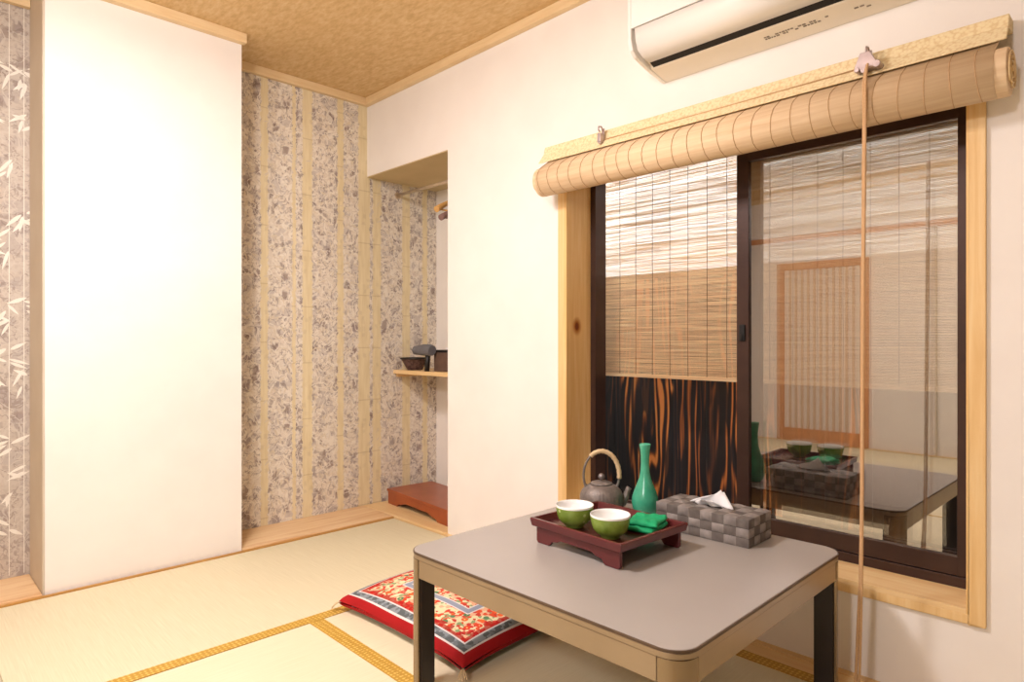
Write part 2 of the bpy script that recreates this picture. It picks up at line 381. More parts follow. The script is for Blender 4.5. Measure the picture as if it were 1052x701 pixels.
# ------------------------------------------------------------------ room dimensions (metres)
RW = 2.079      # window wall face
BK = 3.374      # wallpapered wall
PN = 3.072      # face of the white wall section
CZ = 2.438      # ceiling
LW = -1.98; RR = -3.2; TH = .12
# floor
f = MB(); f.box(LW, RW + .02, RR, BK, -.12, -.03); struct('floor', f, M['pine_y'])
# ceiling
f = MB(); f.box(LW - .1, RW + .72, RR - .1, BK + .1, CZ, CZ + .1); struct('ceiling', f, M['ceiling'])
# back wall with wallpaper
f = MB(); f.box(LW, 2.72, BK, BK + .1, -.12, CZ); wb = struct('wall_back', f, M['wallpaper'])
# printed bamboo leaves on the wallpaper
def leaf(mb, x, z, L, w, ang):
    pts = []
    for k in range(9):
        s = k / 8; pts.append((s * L, w * math.sin(PI * s ** .75)))
    out = pts + [(a, -b) for a, b in reversed(pts[1:-1])]
    ca, sa = math.cos(ang), math.sin(ang); y = BK - .0006 - random.random() * .0012
    mb.add([(x + a * ca - b * sa, y, z + a * sa + b * ca) for a, b in out], [tuple(range(len(out)))])
mb = MB()
for (x, seed) in ((.375, 1), (.425, 2), (.30, 3), (.05, 4), (-.4, 5), (-.9, 6)):
    rnd = random.Random(seed)
    mb.add([(x - .0013, BK - .0008, .02), (x + .0013, BK - .0008, .02), (x + .0013, BK - .0008, 2.4), (x - .0013, BK - .0008, 2.4)], [(0, 1, 2, 3)])
    z = .15 + rnd.random() * .3
    while z < 2.3:
        for k in range(rnd.randint(3, 6)):
            leaf(mb, x + rnd.uniform(-.012, .012), z + rnd.uniform(-.05, .05), rnd.uniform(.05, .085), rnd.uniform(.005, .008), rnd.choice((-2.3, -.7, -.4, -2.7, -1.9, .5, 2.7)) + rnd.uniform(-.2, .2))
        z += rnd.uniform(.18, .42)
mb.build('leaf_print', M['leafprint'], wb, weld=False)
mb = MB(); rnd = random.Random(11)
for (x0, x1) in ((1.24, 1.42), (1.47, 1.59), (1.72, 1.87), (1.915, 2.0), (2.16, 2.32)):
    z = .08
    while z < 2.38:
        for k in range(4):
            leaf(mb, rnd.uniform(x0, x1 - .01), z, rnd.uniform(.03, .05), rnd.uniform(.002, .004), rnd.uniform(-2.9, -.2))
        z += .055
mb.build('twig_print', M['leafprint2'], wb, weld=False)

# right wall around window and closet opening
WY0, WY1, WZ0, WZ1 = .378, 1.80, .268, 1.74        # window opening
NY0, NZ = 2.603, 1.979                              # closet opening
f = MB()
X0, X1 = RW, RW + .175
f.box(X0, X1, RR, WY0, -.12, CZ); f.box(X0, X1, WY0, WY1, -.12, WZ0); f.box(X0, X1, WY0, WY1, WZ1, CZ)
f.box(X0, X1, WY1, NY0, -.12, CZ); f.box(X0, X1, NY0, BK, NZ, CZ)
struct('wall_right', f, M['plaster'])
# closet interior
f = MB(); f.box(2.60, 2.70, NY0 - .1, BK, -.12, CZ); f.box(X1, 2.60, NY0 - .1, NY0, -.12, CZ); f.box(X1, 2.60, NY0, BK, NZ, CZ)
struct('wall_closet', f, M['plaster'])
f = MB(); f.box(RW + .001, 2.60, NY0, BK, NZ - .006, NZ - .0005)
struct('trim_6', f, mottled('closet_ceiling_paper', srgb(206, 184, 140), srgb(214, 192, 150), 6, .85))
# white wall section and its side board
f = MB(); f.box(.452, 1.213, PN, BK - .0015, 0, CZ); struct('wall_partition', f, M['plaster'])
f = MB(); f.box(.444, .4515, PN - .002, BK - .0015, 0, CZ); struct('trim_7', f, M['post'])
# left and rear walls
f = MB(); f.box(LW - .1, LW, RR, BK, -.12, CZ); struct('wall_left', f, M['plaster'])
f = MB(); f.box(LW - .1, X1, RR - .1, RR, -.12, CZ); struct('wall_rear', f, mottled('brown_rear_wall', srgb(112, 88, 68), srgb(128, 100, 78), 3, .8))  # rear wall is out of view, coloured dark to dim its bounce on the table
# crown trims
def crown(name, x0, x1, y0, y1, h=.044): 
    f = MB(); f.box(x0, x1, y0, y1, CZ - h, CZ); return struct(name, f, M['crown'], bevel=.002)
crown('trim_1', 1.215, RW, BK - .03, BK - .0015)
crown('trim_2', RW - .03, RW, RR, BK - .031)
crown('trim_3', .44, 1.224, PN - .036, PN)
crown('trim_8', LW, .443, BK - .03, BK - .0015)
crown('trim_9', LW, LW + .03, RR, BK - .031)
# floor boards: alcove boards and edging strips
f = MB(); f.box(1.215, 2.052, 3.064, BK - .0015, -.03, .012); struct('trim_4', f, M['pine_x'], bevel=.003)
f = MB(); f.box(2.0535, 2.60, NY0, BK - .0015, -.03, .012); struct('trim_10', f, M['pine_y'], bevel=.003)
f = MB(); f.box(LW, .443, 3.064, BK - .0015, -.03, .012); struct('trim_11', f, M['pine_x'], bevel=.003)
f = MB(); f.box(LW, 2.052, 3.05, 3.0635, -.03, .006); struct('trim_5', f, wood('tatami_edging', srgb(178, 128, 62), srgb(192, 142, 74), srgb(204, 156, 86), (1, 12, 12), 4))
f = MB(); f.box(2.052, RW, RR, NY0, -.03, .004); struct('trim_12', f, M['pine_y'])

# ------------------------------------------------------------------ tatami mats
def mat_(x0, x1, y0, y1, borders, m, label):
    r = thing('tatami_mat', label, 'tatami mat', ((x0 + x1) / 2, (y0 + y1) / 2, -.03), 0, 'tatami mats covering the floor')
    hx, hy = (x1 - x0) / 2 - .0008, (y1 - y0) / 2 - .0008
    f = MB(); f.box(-hx, hx, -hy, hy, 0, .03); f.build('rush_surface', m, r, bevel=.002)
    for b, w in borders:
        f = MB()
        if b == 'y0': f.box(-hx, hx, -hy - .0003, -hy + w, .001, .0312)
        if b == 'y1': f.box(-hx, hx, hy - w, hy + .0003, .001, .0312)
        if b == 'x0': f.box(-hx - .0003, -hx + w, -hy, hy, .001, .0312)
        if b == 'x1': f.box(hx - w, hx + .0003, -hy, hy, .001, .0312)
        f.build('cloth_border', M['heri'], r)
    return r
YB = 2.125
mat_(.25, 2.05, YB, 3.05, [('y0', .05)], M['tatami_a'], 'tatami mat lying along the foot of the white wall section')
mat_(.205, 1.103, .325, YB, [('x1', .026), ('x0', .026)], M['tatami_b'], 'tatami mat in the lower left, left of the cushion')
mat_(1.103, 1.985, .325, YB, [('x0', .026), ('x1', .05)], M['tatami_b'], 'tatami mat under the low table and the floral cushion')
mat_(LW + .03, .25, YB, 3.05, [('y0', .05)], M['tatami_a'], 'tatami mat reaching from the alcove to the left wall')
mat_(-.695, .205, .325, YB, [('x0', .026)], M['tatami_b'], 'tatami mat seen only in the glass, in the middle of the room')
mat_(LW + .03, -.695, .325, YB, [('x0', .026)], M['tatami_b'], 'tatami mat beside the lattice door')
mat_(LW + .03, 2.05, -.575, .325, [('y1', .05)], M['tatami_a'], 'tatami mat just behind the viewer, across the room')
mat_(LW + .03, 2.05, RR, -.575, [('y1', .05)], M['tatami_b'], 'tatami mat nearest the rear wall')
f = MB(); f.box(1.985, 2.052, .325, YB, -.03, .0); struct('trim_13', f, M['pine_y'])
f = MB(); f.box(LW, LW + .03, RR, 3.05, -.03, .004); struct('trim_14', f, M['pine_y'])

# ------------------------------------------------------------------ window
win = bpy.data.objects.new('window_1', None); C.objects.link(win); win['kind'] = 'structure'
XF = 2.228
f = MB()   # casing on the wall and jamb boards
cw = .037; xc = RW - .012
f.box(xc, RW + .0, WY0 - cw, WY0, WZ0 - .026, WZ1 + .03); f.box(xc, RW, WY1, WY1 + cw, WZ0 - .026, WZ1 + .03)
f.box(xc, RW, WY0, WY1, WZ0 - .026, WZ0); f.box(xc, RW, WY0, WY1, WZ1, WZ1 + .03)
f.build('casing', M['pine'], win, bevel=.002)
f = MB(); f.box(xc, XF + .07, WY1 - .012, WY1, WZ0, WZ1); f.box(xc, XF + .07, WY0, WY0 + .006, WZ0, WZ1); f.build('jamb_board', M['pine_jamb'], win)
f = MB(); f.box(xc, XF + .07, WY0 + .006, WY1 - .012, WZ0, WZ0 + .014); f.box(xc, XF + .07, WY0 + .006, WY1 - .012, WZ1 - .014, WZ1); f.build('sill_board', M['pine_y'], win)
jy0, jy1, jz0, jz1 = WY0 + .006, WY1 - .012, WZ0 + .014, WZ1 - .014
f = MB()
f.box(XF, XF + .075, jy0, jy0 + .026, jz0, jz1); f.box(XF, XF + .075, jy1 - .026, jy1, jz0, jz1)
f.box(XF, XF + .075, jy0 + .026, jy1 - .026, jz0, jz0 + .03); f.box(XF, XF + .075, jy0 + .026, jy1 - .026, jz1 - .03, jz1)
f.box(XF + .034, XF + .037, jy0 + .026, jy1 - .026, jz0 + .03, jz0 + .036)
f.build('track_frame', M['sash'], win, bevel=.0015)
def sash(x, y0, y1, handle):
    z0, z1 = jz0 + .032, jz1 - .032
    f = MB(); w = .045
    f.box(x, x + .026, y0, y0 + .045, z0, z1); f.box(x, x + .026, y1 - w, y1, z0, z1)
    f.box(x, x + .026, y0 + .045, y1 - w, z0, z0 + .055); f.box(x, x + .026, y0 + .045, y1 - w, z1 - .05, z1)
    s = f.build('sash', M['sash'], win, bevel=.0015)
    g = MB(); g.box(x + .011, x + .015, y0 + .043, y1 - w + .002, z0 + .053, z1 - .048); g.build('glass_pane', M['glass'], s)
    if handle:
        h = MB(); h.box(x - .008, x, y1 - .034, y1 - .012, .995, 1.055); h.box(x - .014, x - .008, y1 - .028, y1 - .018, 1.0, 1.02); h.build('latch', M['black'], s, bevel=.003)
    return s
sash(XF + .004, jy0 + .006, 1.112, True)
sash(XF + .040, jy0 + .008, 1.085, False)
# ------------------------------------------------------------------ outdoors
f = MB(); f.box(RW + .18, 8, -3, 7, -.2, -.12); tag(f.build('ground_outside', M['concrete']), kind='structure')
fen = thing('wooden_fence', 'charred dark cedar board fence with orange grain outside the window', 'fence', (2.78, 1.6, -.12))
FT = 1.31
f = MB(); y = -2.2; k = 0
while y < 2.4:
    w = .178; f.box(0, .016 + (k % 3) * .0015, y, y + w - .004, .0, FT + .12); y += w; k += 1
f.build('boards', M['charred'], fen)
f = MB(); f.box(-.006, .045, -2.2, 2.4, FT + .12, FT + .145); f.build('cap_rail', M['rail'], fen, bevel=.003)
# pale neighbouring wall with horizontal seams
f = MB(); f.box(4.6, 4.7, -3, 7, -.12, 5.0)
nb = f.build('neighbouring_house', M['neighbour']); tag(nb, 'pale grey sided house wall beyond the charred fence', 'building')
for z in (1.795, 2.06, 2.32, 2.58):
    f = MB(); f.box(4.592, 4.60, -3, 7, z, z + .010); f.build('siding_seam', M['seam'], nb)
# eave board the screen hangs from
f = MB(); f.box(RW + .18, RW + .36, -1.2, 2.42, 1.905, 1.93); struct('trim_17', f, M['rail'])
# sudare outside
sd = thing('bamboo_screen', 'reed screen hanging outside the window, its lower edge above the charred fence boards', 'screen', (2.40, 1.1, .846))
f = MB(); rnd = random.Random(5); pitch = .0049; n = int(.98 / pitch)
ys = [-.78 + i * 1.535 / 14 for i in range(15)]
for i in range(n):
    z = .004 + i * pitch; r0 = rnd.uniform(.0018, .0023); ph = rnd.uniform(0, 6); a = rnd.uniform(0, .0003)
    pts = [(rnd.uniform(-.0012, .0012), yy, z + a * math.sin(ph + 5 * yy) + rnd.uniform(-.0004, .0004)) for yy in ys]
    f.tube(pts, [r0 * rnd.uniform(.8, 1.15) for _ in pts], 4, True, True)
f.build('reeds', M['reed'], sd, weld=False)
f = MB()
for k in range(18): 
    yy = -.73 + k * .0865; pts = [(-.0028, yy + rnd.uniform(-.001, .001), z / 10 * .98) for z in range(11)]
    f.tube(pts, .0012, 5)
f.build('binding_threads', M['string'], sd)
f = MB(); f.box(-.005, .005, -.78, .755, -.012, .002); f.build('bottom_slat', M['reed'], sd, bevel=.002)
f = MB(); f.box(-.006, .006, -.78, .755, .976, .99); f.build('top_slat', M['reed'], sd, bevel=.002)
for yy in (-.6, 0, .6):
    f = MB(); f.tube([(0, yy, .985), (0, yy, 1.058)], .003, 6); f.build('hanging_loop', M['string'], sd)

# ------------------------------------------------------------------ rolled blind inside
bl = thing('rolled_blind', 'bamboo roll-up blind rolled high above the sliding window', 'blind', (RW, 1.1, 1.60))
cx, cz, R = -.094, .062, .056
y0, y1 = -.822, .755
# roll
f = MB(); pr = []
for k in range(28):
    a = 2 * PI * k / 28; rr = R * (1 + .02 * math.sin(3 * a))
    pr.append((cx + rr * math.cos(a) , cz + rr * 1.06 * math.sin(a)))
f.prism(pr, 1, y0, y1, True); f.build('bamboo_roll', M['blind'], bl, bevel=.003)
for yy in (y0 - .004, y1 + .004):    # spiral end
    f = MB(); pts = []
    for k in range(70):
        a = k * .33; rr = .008 + .043 * k / 70; pts.append((cx + rr * math.cos(a), yy, cz + rr * math.sin(a)))
    f.tube(pts, .0024, 5); f.build('roll_end', M['blindend'], bl)
# strap sheet of reeds coming down from head over the roll front
f = MB()
prof = [(-.046, .19), (-.062, .165), (-.085, .142), (-.115, .122), (-.138, .104), (-.1525, .08), (-.156, .058), (-.150, .034), (-.136, .014), (-.115, .003), (-.095, -.001)]
n_ = len(prof); th = .004
nrm = []
for i in range(n_):
    a = Vector(prof[max(i - 1, 0)]); b = Vector(prof[min(i + 1, n_ - 1)]); d = (b - a).normalized(); nrm.append(Vector((d.y, -d.x)))
outl = prof + [(prof[i][0] + nrm[i].x * -th, prof[i][1] + nrm[i].y * -th) for i in range(n_ - 1, -1, -1)]
f.prism(outl, 1, y0 + .026, y1 - .02, True); f.build('reed_sheet', M['blind'], bl)
for k in range(27):
    yy = y0 + .06 + k * .0572
    f = MB(); sgn = 1
    pts = [(p[0] - abs(nrm[i].x) * .0012 - .0006, yy + .006 * math.sin(i * .6 + k), p[1]) for i, p in enumerate(prof)]
    pts = [(p[0] + (nrm[i].x if nrm[i].x < 0 else -nrm[i].x) * .0008, yy + .004 * math.sin(i * .5 + k), p[1] + .0004) for i, p in enumerate(prof)]
    f.tube(pts, .0013, 5); f.build('binding_thread', M['blindstring'], bl)
# valance along the head
f = MB(); f.prism([(0, .222), (-.052, .222), (-.056, .216), (-.064, .188), (-.096, .146), (-.093, .143), (-.058, .184), (-.045, .186), (0, .186)], 1, y0 + .008, y1 + .018); f.build('valance', M['valance'], bl, bevel=.002)
f = MB(); f.tube([(-.074, -.49, .178), (-.074, .0, .176), (-.074, .44, .178)], .0022, 6); f.build('side_cord', M['cord'], bl)
def bracket(y, big):
    f = MB()
    f.box(-.075, -.069, y - .006, y + .006, .165, .222)
    f.tube([(-.072, y, .215), (-.085, y, .228), (-.1, y, .224), (-.102, y, .212), (-.092, y, .206)], .0032, 8)
    if big:
        f.prism([(y - .012, .205), (y + .012, .205), (y + .026, .17), (y + .026, .158), (y - .03, .158), (y - .03, .17)], 0, -.115, -.085)
        f.tube([(-.118, y - .03, .164), (-.082, y - .03, .164)], .010, 12); f.tube([(-.118, y + .02, .160), (-.082, y + .02, .160)], .007, 12)
        f.tube([(-.116, y + .004, .155), (-.084, y + .004, .155)], .007, 12)
    else:
        f.prism([(y - .006, .20), (y + .007, .20), (y + .009, .166), (y - .009, .166)], 0, -.1, -.078)
        f.tube([(-.098, y, .164), (-.078, y, .164)], .006, 12)
    return f.build('bracket_hook', M['bracket'], bl, bevel=.001)
bracket(.448, False); bracket(-.499, True)
def strand(pts, r=.0042): 
    f = MB()
    P = [Vector(p) for p in pts]; out = []
    for i in range(len(P) - 1):
        a = P[max(i - 1, 0)]; b = P[i]; c = P[i + 1]; d = P[min(i + 2, len(P) - 1)]
        for k in range(8):
            t = k / 8; out.append(.5 * ((2 * b) + (c - a) * t + (2 * a - 5 * b + 4 * c - d) * t * t + (3 * b - a - 3 * c + d) * t ** 3))
    out.append(P[-1]); f.tube(out, r, 8); return f
yb = -.508
strand([(-.122, yb, .165), (-.160, yb - .003, .10), (-.163, yb - .004, 0), (-.163, yb, -.6), (-.160, yb + .004, -1.15), (-.150, yb + .016, -1.42), (-.150, yb + .022, -1.57)], .0042).build('pull_cord', M['cord'], bl)
strand([(-.126, yb - .002, .165), (-.163, yb - .008, .10), (-.167, yb - .009, 0), (-.167, yb - .004, -.6), (-.164, yb + .000, -1.15), (-.158, yb + .006, -1.42), (-.160, yb + .010, -1.58)], .0034).build('pull_cord', M['cord'], bl)

# ------------------------------------------------------------------ air conditioner
ac = thing('air_conditioner', 'white wall-mounted air conditioner above the rolled blind', 'air conditioner', (RW, .88, 1.953))
H_ = .285
prof = [(0, 0), (-.112, .020), (-.118, .030), (-.128, .030), (-.175, .034), (-.205, .050), (-.219, .085), (-.222, .124), (-.222, .23), (-.205, .27), (-.17, H_), (0, H_)]
f = MB(); f.prism([(0, 0), (-.104, .018), (-.112, .032), (-.19, .06), (-.2, .1), (-.2, .25), (-.16, H_ - .01), (0, H_ - .01)], 1, -.41, .43); f.build('body', M['ac_cream'], ac, bevel=.004)
for s in (0, 1):
    f = MB(); a, b = ((.43, .445), (-.425, -.41))[s]
    f.prism([(0, -.002), (-.112, .016), (-.19, .036), (-.213, .055), (-.224, .09), (-.225, .24), (-.205, .275), (-.17, H_), (0, H_)], 1, a, b); f.build('end_cap', M['ac_white'], ac, bevel=.004)
f = MB(); f.prism([(-.132, .0305), (-.175, .034), (-.205, .050), (-.219, .082), (-.2235, .121), (-.2135, .121), (-.209, .085), (-.197, .06), (-.172, .044), (-.132, .040)], 1, -.41, .415, True); f.build('louver', M['ac_white'], ac)
f = MB(); f.prism([(-.2235, .126), (-.2235, .235), (-.206, .272), (-.17, H_), (-.165, H_ - .01), (-.2, .265), (-.2135, .232), (-.2135, .126)], 1, -.41, .43); f.build('front_panel', M['ac_white'], ac)
f = MB(); f.prism([(-.108, .021), (-.131, .031), (-.128, .038), (-.106, .036)], 1, -.41, .415); f.build('air_slot', M['black'], ac)
f = MB(); rnd = random.Random(3)
def mark(ya, yb_, d):
    z = .018 * (d / .104) - .0006; dz = .018 / .104
    f.box(-d - .004, -d + .004, ya, yb_, z - .0003, z + .0012)
yy = .03
while yy > -.16:
    w = rnd.uniform(.004, .011)
    for d in (.066, .056):
        if rnd.random() < .8: 
            zc = .018 * d / .104
            f.box(-d - .003, -d + .003, yy - w, yy, zc - .0014, zc + .0008)
    yy -= w + .003
f.build('printed_text', M['ac_mark'], ac); f = MB()
for (ya, d) in ((-.235, .06), (-.25, .06), (-.265, .05)):
    zc = .018 * d / .104; f.box(-d - .003, -d + .003, ya - .011, ya, zc - .0014, zc + .0008)
f.build('printed_symbol', M['ac_mark'], ac)

# ------------------------------------------------------------------ closet contents
f = MB(); f.tube([(2.293, NY0, 1.899), (2.293, BK - .002, 1.899)], .0095, 16); rod = f.build('hanging_rod', M['steel']); tag(rod, 'metal clothes rod across the top of the closet niche', 'rod')
for yy in (BK - .008,):
    f = MB(); f.tube([(2.293, yy, 1.899), (2.293, yy + .006, 1.899)], .02, 16); f.build('end_flange', M['steel'], rod)
def hanger(y, rz, m, label, drop=0):
    r = thing('clothes_hanger', label, 'hanger', (2.293, y, 1.899), rz, 'hangers on the closet rod')
    f = MB(); pts = []
    for k in range(15):
        a = -.6 + k * (PI + .9) / 14; pts.append((-.0135 * math.cos(a), 0, .0135 * math.sin(a)))
    pts += [(.004, 0, -.03), (0, 0, -.06 - drop)]
    pts = [(p[0], p[1], p[2]) for p in pts]; f.tube(pts, .0022, 7); f.build('hook', M['steel'], r)
    f = MB(); pts = []
    for k in range(21):
        s = -1 + k / 10; pts.append((s * .19, -.02 * s * s, -.07 - drop - .085 * abs(s) ** 1.3))
    f.tube(pts, [.009 + .008 * abs(-1 + k / 10) for k in range(21)], 10); f.build('shoulder_bar', m, r)
    f = MB(); f.tube([(-.165, -.015, -.15 - drop), (.165, -.015, -.15 - drop)], .005, 8); f.build('trouser_bar', m, r)
hanger(2.76, .05, M['hangerwood'], 'pale wooden hanger on the closet rod, behind the mauve one', .05)
hanger(2.70, -.06, M['mauve'], 'mauve hanger on the closet rod, nearest the opening', .10)

sh = thing('wall_shelf', 'thin pale wooden shelf across the closet niche', 'shelf', (2.264, 2.99, .791))
f = MB(); f.box(0, .335, -.386, .382, 0, .024); f.build('board', M['pine_y'], sh, bevel=.002)
f = MB(); f.box(.02, .3, .366, .382, -.02, 0); f.build('batten', M['pine_y'], sh)
bx = thing('storage_box', 'brown lidded box on the closet shelf', 'box', (2.402, 2.925, .815))
f = MB(); f.box(-.075, .075, -.15, .12, 0, .112); f.build('box_body', M['brownbox'], bx, bevel=.004)
f = MB(); f.box(-.078, .078, -.153, .123, .112, .126); f.build('lid', M['blackpl'], bx, bevel=.004)
pp = MB(); pp.add([(-.05, -.06, 0), (.04, -.07, .001), (.045, .04, .004), (-.045, .05, .006), (-.05, -.06, .008), (.04, -.07, .012), (.045, .04, .016), (-.045, .05, .014)], [(0, 1, 2, 3), (4, 5, 6, 7), (0, 1, 5, 4), (1, 2, 6, 5), (2, 3, 7, 6), (3, 0, 4, 7)])
o = pp.build('folded_paper', M['tissue']); o.location = (2.38, 2.89, .9412); tag(o, 'white folded paper lying on the brown closet box', 'paper')
hd = thing('hair_dryer', 'grey hair dryer with a black handle on the closet shelf', 'hair dryer', (2.285, 3.055, .815))
f = MB(); pts = [(0, -.05, .122), (0, -.03, .125), (0, .03, .125), (0, .07, .124), (0, .115, .122)]; f.tube(pts, [.030, .034, .034, .030, .026], 20); f.build('barrel', M['dryer'], hd, bevel=.002)
f = MB(); f.tube([(0, -.01, .10), (0, -.004, .05), (0, .0, .0)], [.017, .015, .017], 14); f.build('handle', M['blackpl'], hd)
f = MB(); f.tube([(0, .115, .122), (0, .12, .122)], [.022, .022], 16); f.build('nozzle', M['blackpl'], hd)
bk = thing('small_basket', 'small dark patterned bowl-shaped basket at the shelf corner', 'basket', (2.335, 3.245, .815))
f = MB(); f.lathe([(.0, .001), (.045, 0), (.05, .01), (.085, .068), (.089, .072), (.084, .07), (.048, .014), (.0, .01)], n=28); f.build('bowl', M['basket'], bk)
f = MB(); f.lathe([(.083, .066), (.091, .068), (.092, .075), (.084, .077), (.082, .07), (.083, .066)], n=28); f.build('rim', M['blackpl'], bk)

st = thing('display_stand', 'low red-brown lacquered stand on the closet floorboards', 'stand', (2.155, 2.992, .012), math.radians(-4.7))
f = MB(); f.box(0, .32, -.33, .33, .073, .089); f.build('top_board', M['redstand'], st, bevel=.003)
def fascia(L, h, cut0, cut1, dip):
    return [(-L, 0), (-cut1, 0), (-cut1 + .02, dip * .5), (-cut1 + .05, dip * .55), (-cut0, dip), (cut0, dip), (cut1 - .05, dip * .55), (cut1 - .02, dip * .5), (cut1, 0), (L, 0), (L, h), (-L, h)]
for x in (.004, .298):
    f = MB(); f.prism(fascia(.322, .073, .12, .22, .032), 0, x, x + .018); f.build('side_apron', M['redstand'], st, bevel=.003)
for y in (-.322, .304):
    f = MB(); f.prism([(p[0] + .16, p[1]) for p in fascia(.138, .073, .04, .09, .032)], 1, y, y + .018); f.build('end_apron', M['redstand'], st, bevel=.003)

# ------------------------------------------------------------------ low table
tb = thing('low_table', 'square grey-topped low table with rounded corners by the window', 'table', (1.517, 1.096, .0014), math.radians(.5))
HT = .40; hs = .4485; hxt = .440
def rrect(h, r, n=8, hy=None):
    hy = hy or h; o = []
    for cx_, cy_, a0 in ((h - r, hy - r, 0), (-h + r, hy - r, 90), (-h + r, -hy + r, 180), (h - r, -hy + r, 270)):
        for k in range(n + 1):
            a = math.radians(a0 + 90 * k / n); o.append((cx_ + r * math.cos(a), cy_ + r * math.sin(a)))
    return o
f = MB(); f.prism(rrect(hxt - .003, .057, 14, hs - .003), 2, HT - .006, HT, False); f.build('top_panel', M['laminate'], tb, bevel=.0015)
f = MB(); f.prism(rrect(hxt, .060, 14, hs), 2, HT - .0072, HT - .0012, False); f.build('edge_band', M['edge'], tb, bevel=.001)
f = MB(); f.prism(rrect(hxt - .0012, .059, 14, hs - .0012), 2, HT - .02, HT - .0074, False); f.build('under_rim', M['apron'], tb, bevel=.0015)
for s in (-1, 1):
    f = MB(); a, b = sorted((s * (hxt - .003), s * (hxt - .024))); f.box(a, b, -hs + .062, hs - .062, HT - .072, HT - .0202); f.build('apron', M['apron'], tb, bevel=.002)
    a, b = sorted((s * (hs - .003), s * (hs - .024)))
    f = MB(); f.box(-hxt + .062, hxt - .062, a, b, HT - .072, HT - .0202); f.build('apron', M['apron'], tb, bevel=.002)
for sx in (-1, 1):
    for sy in (-1, 1):
        qx, qy, w, rc, tk = hxt - .002, hs - .002, .058, .0545, .008
        ax_, ay_ = qx - w, qy - w
        arc = [(qx - rc + rc * math.cos(math.radians(90 * k / 12)), qy - rc + rc * math.sin(math.radians(90 * k / 12))) for k in range(13)]
        arci = [(qx - rc + (rc - tk) * math.cos(math.radians(90 * k / 12)), qy - rc + (rc - tk) * math.sin(math.radians(90 * k / 12))) for k in range(13)]
        pts = [(qx - tk, ay_), (qx, ay_)] + arc + [(ax_, qy), (ax_, qy - tk)] + arci[::-1]
        f = MB(); f.prism([(sx * a, sy * b) for a, b in pts], 2, 0.008, HT - .0205); lg = f.build('leg', M['leg'], tb, bevel=.001)
        e = tk + .0006
        pts = [(ax_ + .006, ay_ - .006), (qx - e, ay_ - .006), (qx - e, ay_)] + [(qx - rc + (rc - e) * math.cos(math.radians(90 * k / 12)), qy - rc + (rc - e) * math.sin(math.radians(90 * k / 12))) for k in range(13)] + [(ax_, qy - e), (ax_ - .006, qy - e), (ax_ - .006, ay_ + .006), (ax_ + .006, ay_ + .006)]
        f = MB(); f.prism([(sx * a, sy * b) for a, b in pts], 2, .012, HT - .0725); f.build('inner_plate', M['darkleg'], lg)
        f = MB(); f.prism([(sx * (qx - .026 + .013 * math.cos(k * PI / 8)), sy * (qy - .026 + .013 * math.sin(k * PI / 8))) for k in range(16)], 2, 0.0005, .0115); f.build('foot_cap', M['blackpl'], lg)

# ------------------------------------------------------------------ cushion
cu = thing('floor_cushion', 'red floral square floor cushion half under the low table', 'cushion', (1.556, 1.806, .002), math.radians(1.2))
N = 48; hw = .345
def cpt(s, t_, top):
    # s,t in [-1,1]
    d = max(abs(s), abs(t_)); e = d ** 9
    pin = 1 - .012 - .030 * (1 - (min(abs(s), abs(t_)) / max(d, 1e-6)) ** 2) * d ** 4
    cor = 1 + .02 * (abs(s * t_)) ** 6
    x, y = s * hw * pin * cor, t_ * hw * pin * cor
    puff = (1 - s * s) * (1 - t_ * t_)
    edge = max(0, 1 - d ** 24)
    if top: z = .040 + (.036 + .026 * puff ** .5) * edge ** .5
    else: z = .040 - .040 * max(0, 1 - d ** 9) ** .5
    cn = 1 - .52 * (abs(s * t_)) ** 3
    z = .03 + (z - .03) * cn if top else z * (1 - .3 * (abs(s * t_)) ** 3)
    z += .0022 * math.sin(9 * s + 2) * math.sin(7 * t_) * (1 if top else 0) * edge
    return (x, y, z)
f = MB()
def gs(i): 
    u = -1 + 2 * i / N; return math.copysign(1 - (1 - abs(u)) ** 1.35, u)
for top in (True, False):
    vs = [cpt(gs(i), gs(j), top) for i in range(N + 1) for j in range(N + 1)]
    f.add(vs, [(i * (N + 1) + j, (i + 1) * (N + 1) + j, (i + 1) * (N + 1) + j + 1, i * (N + 1) + j + 1) for i in range(N) for j in range(N)], True)
cc = f.build('cover', M['cushion'], cu, sub=1)
for sx in (-1, 1):
    for sy in (-1, 1):
        f = MB()
        for k in range(5):
            a = math.atan2(sy, sx) + (k - 2) * .22; f.tube([(sx * .342, sy * .342, .034), (sx * .342 + .02 * math.cos(a), sy * .342 + .02 * math.sin(a), .026), (sx * .342 + .032 * math.cos(a), sy * .342 + .032 * math.sin(a), .012)], .0016, 5)
        f.build('corner_tassel', M['bamboo'], cu)

# ------------------------------------------------------------------ tray
tr = thing('serving_tray', 'dark red lacquered footed tray on the low table', 'tray', (1.513, 1.150, HT + .0016), math.radians(-3))
hx, hy = .152, .171
f = MB(); f.box(-hx + .01, hx - .01, -hy + .01, hy - .01, .050, .0565); f.build('tray_floor', M['lacquer_in'], tr)
f = MB()
def ring(hx_, hy_, z): return [(-hx_, -hy_, z), (hx_, -hy_, z), (hx_, hy_, z), (-hx_, hy_, z)]
loops = [ring(hx - .012, hy - .012, .046), ring(hx - .004, hy - .004, .050), ring(hx, hy, .070), ring(hx - .002, hy - .002, .0735), ring(hx - .010, hy - .010, .0735), ring(hx - .016, hy - .016, .0565), ring(hx - .016, hy - .016, .050), ring(hx - .012, hy - .012, .046)]
vs = [p for l in loops for p in l]
f.add(vs, [(i * 4 + k, i * 4 + (k + 1) % 4, (i + 1) * 4 + (k + 1) % 4, (i + 1) * 4 + k) for i in range(len(loops) - 1) for k in range(4)])
f.build('rim', M['lacquer'], tr, bevel=.0012)
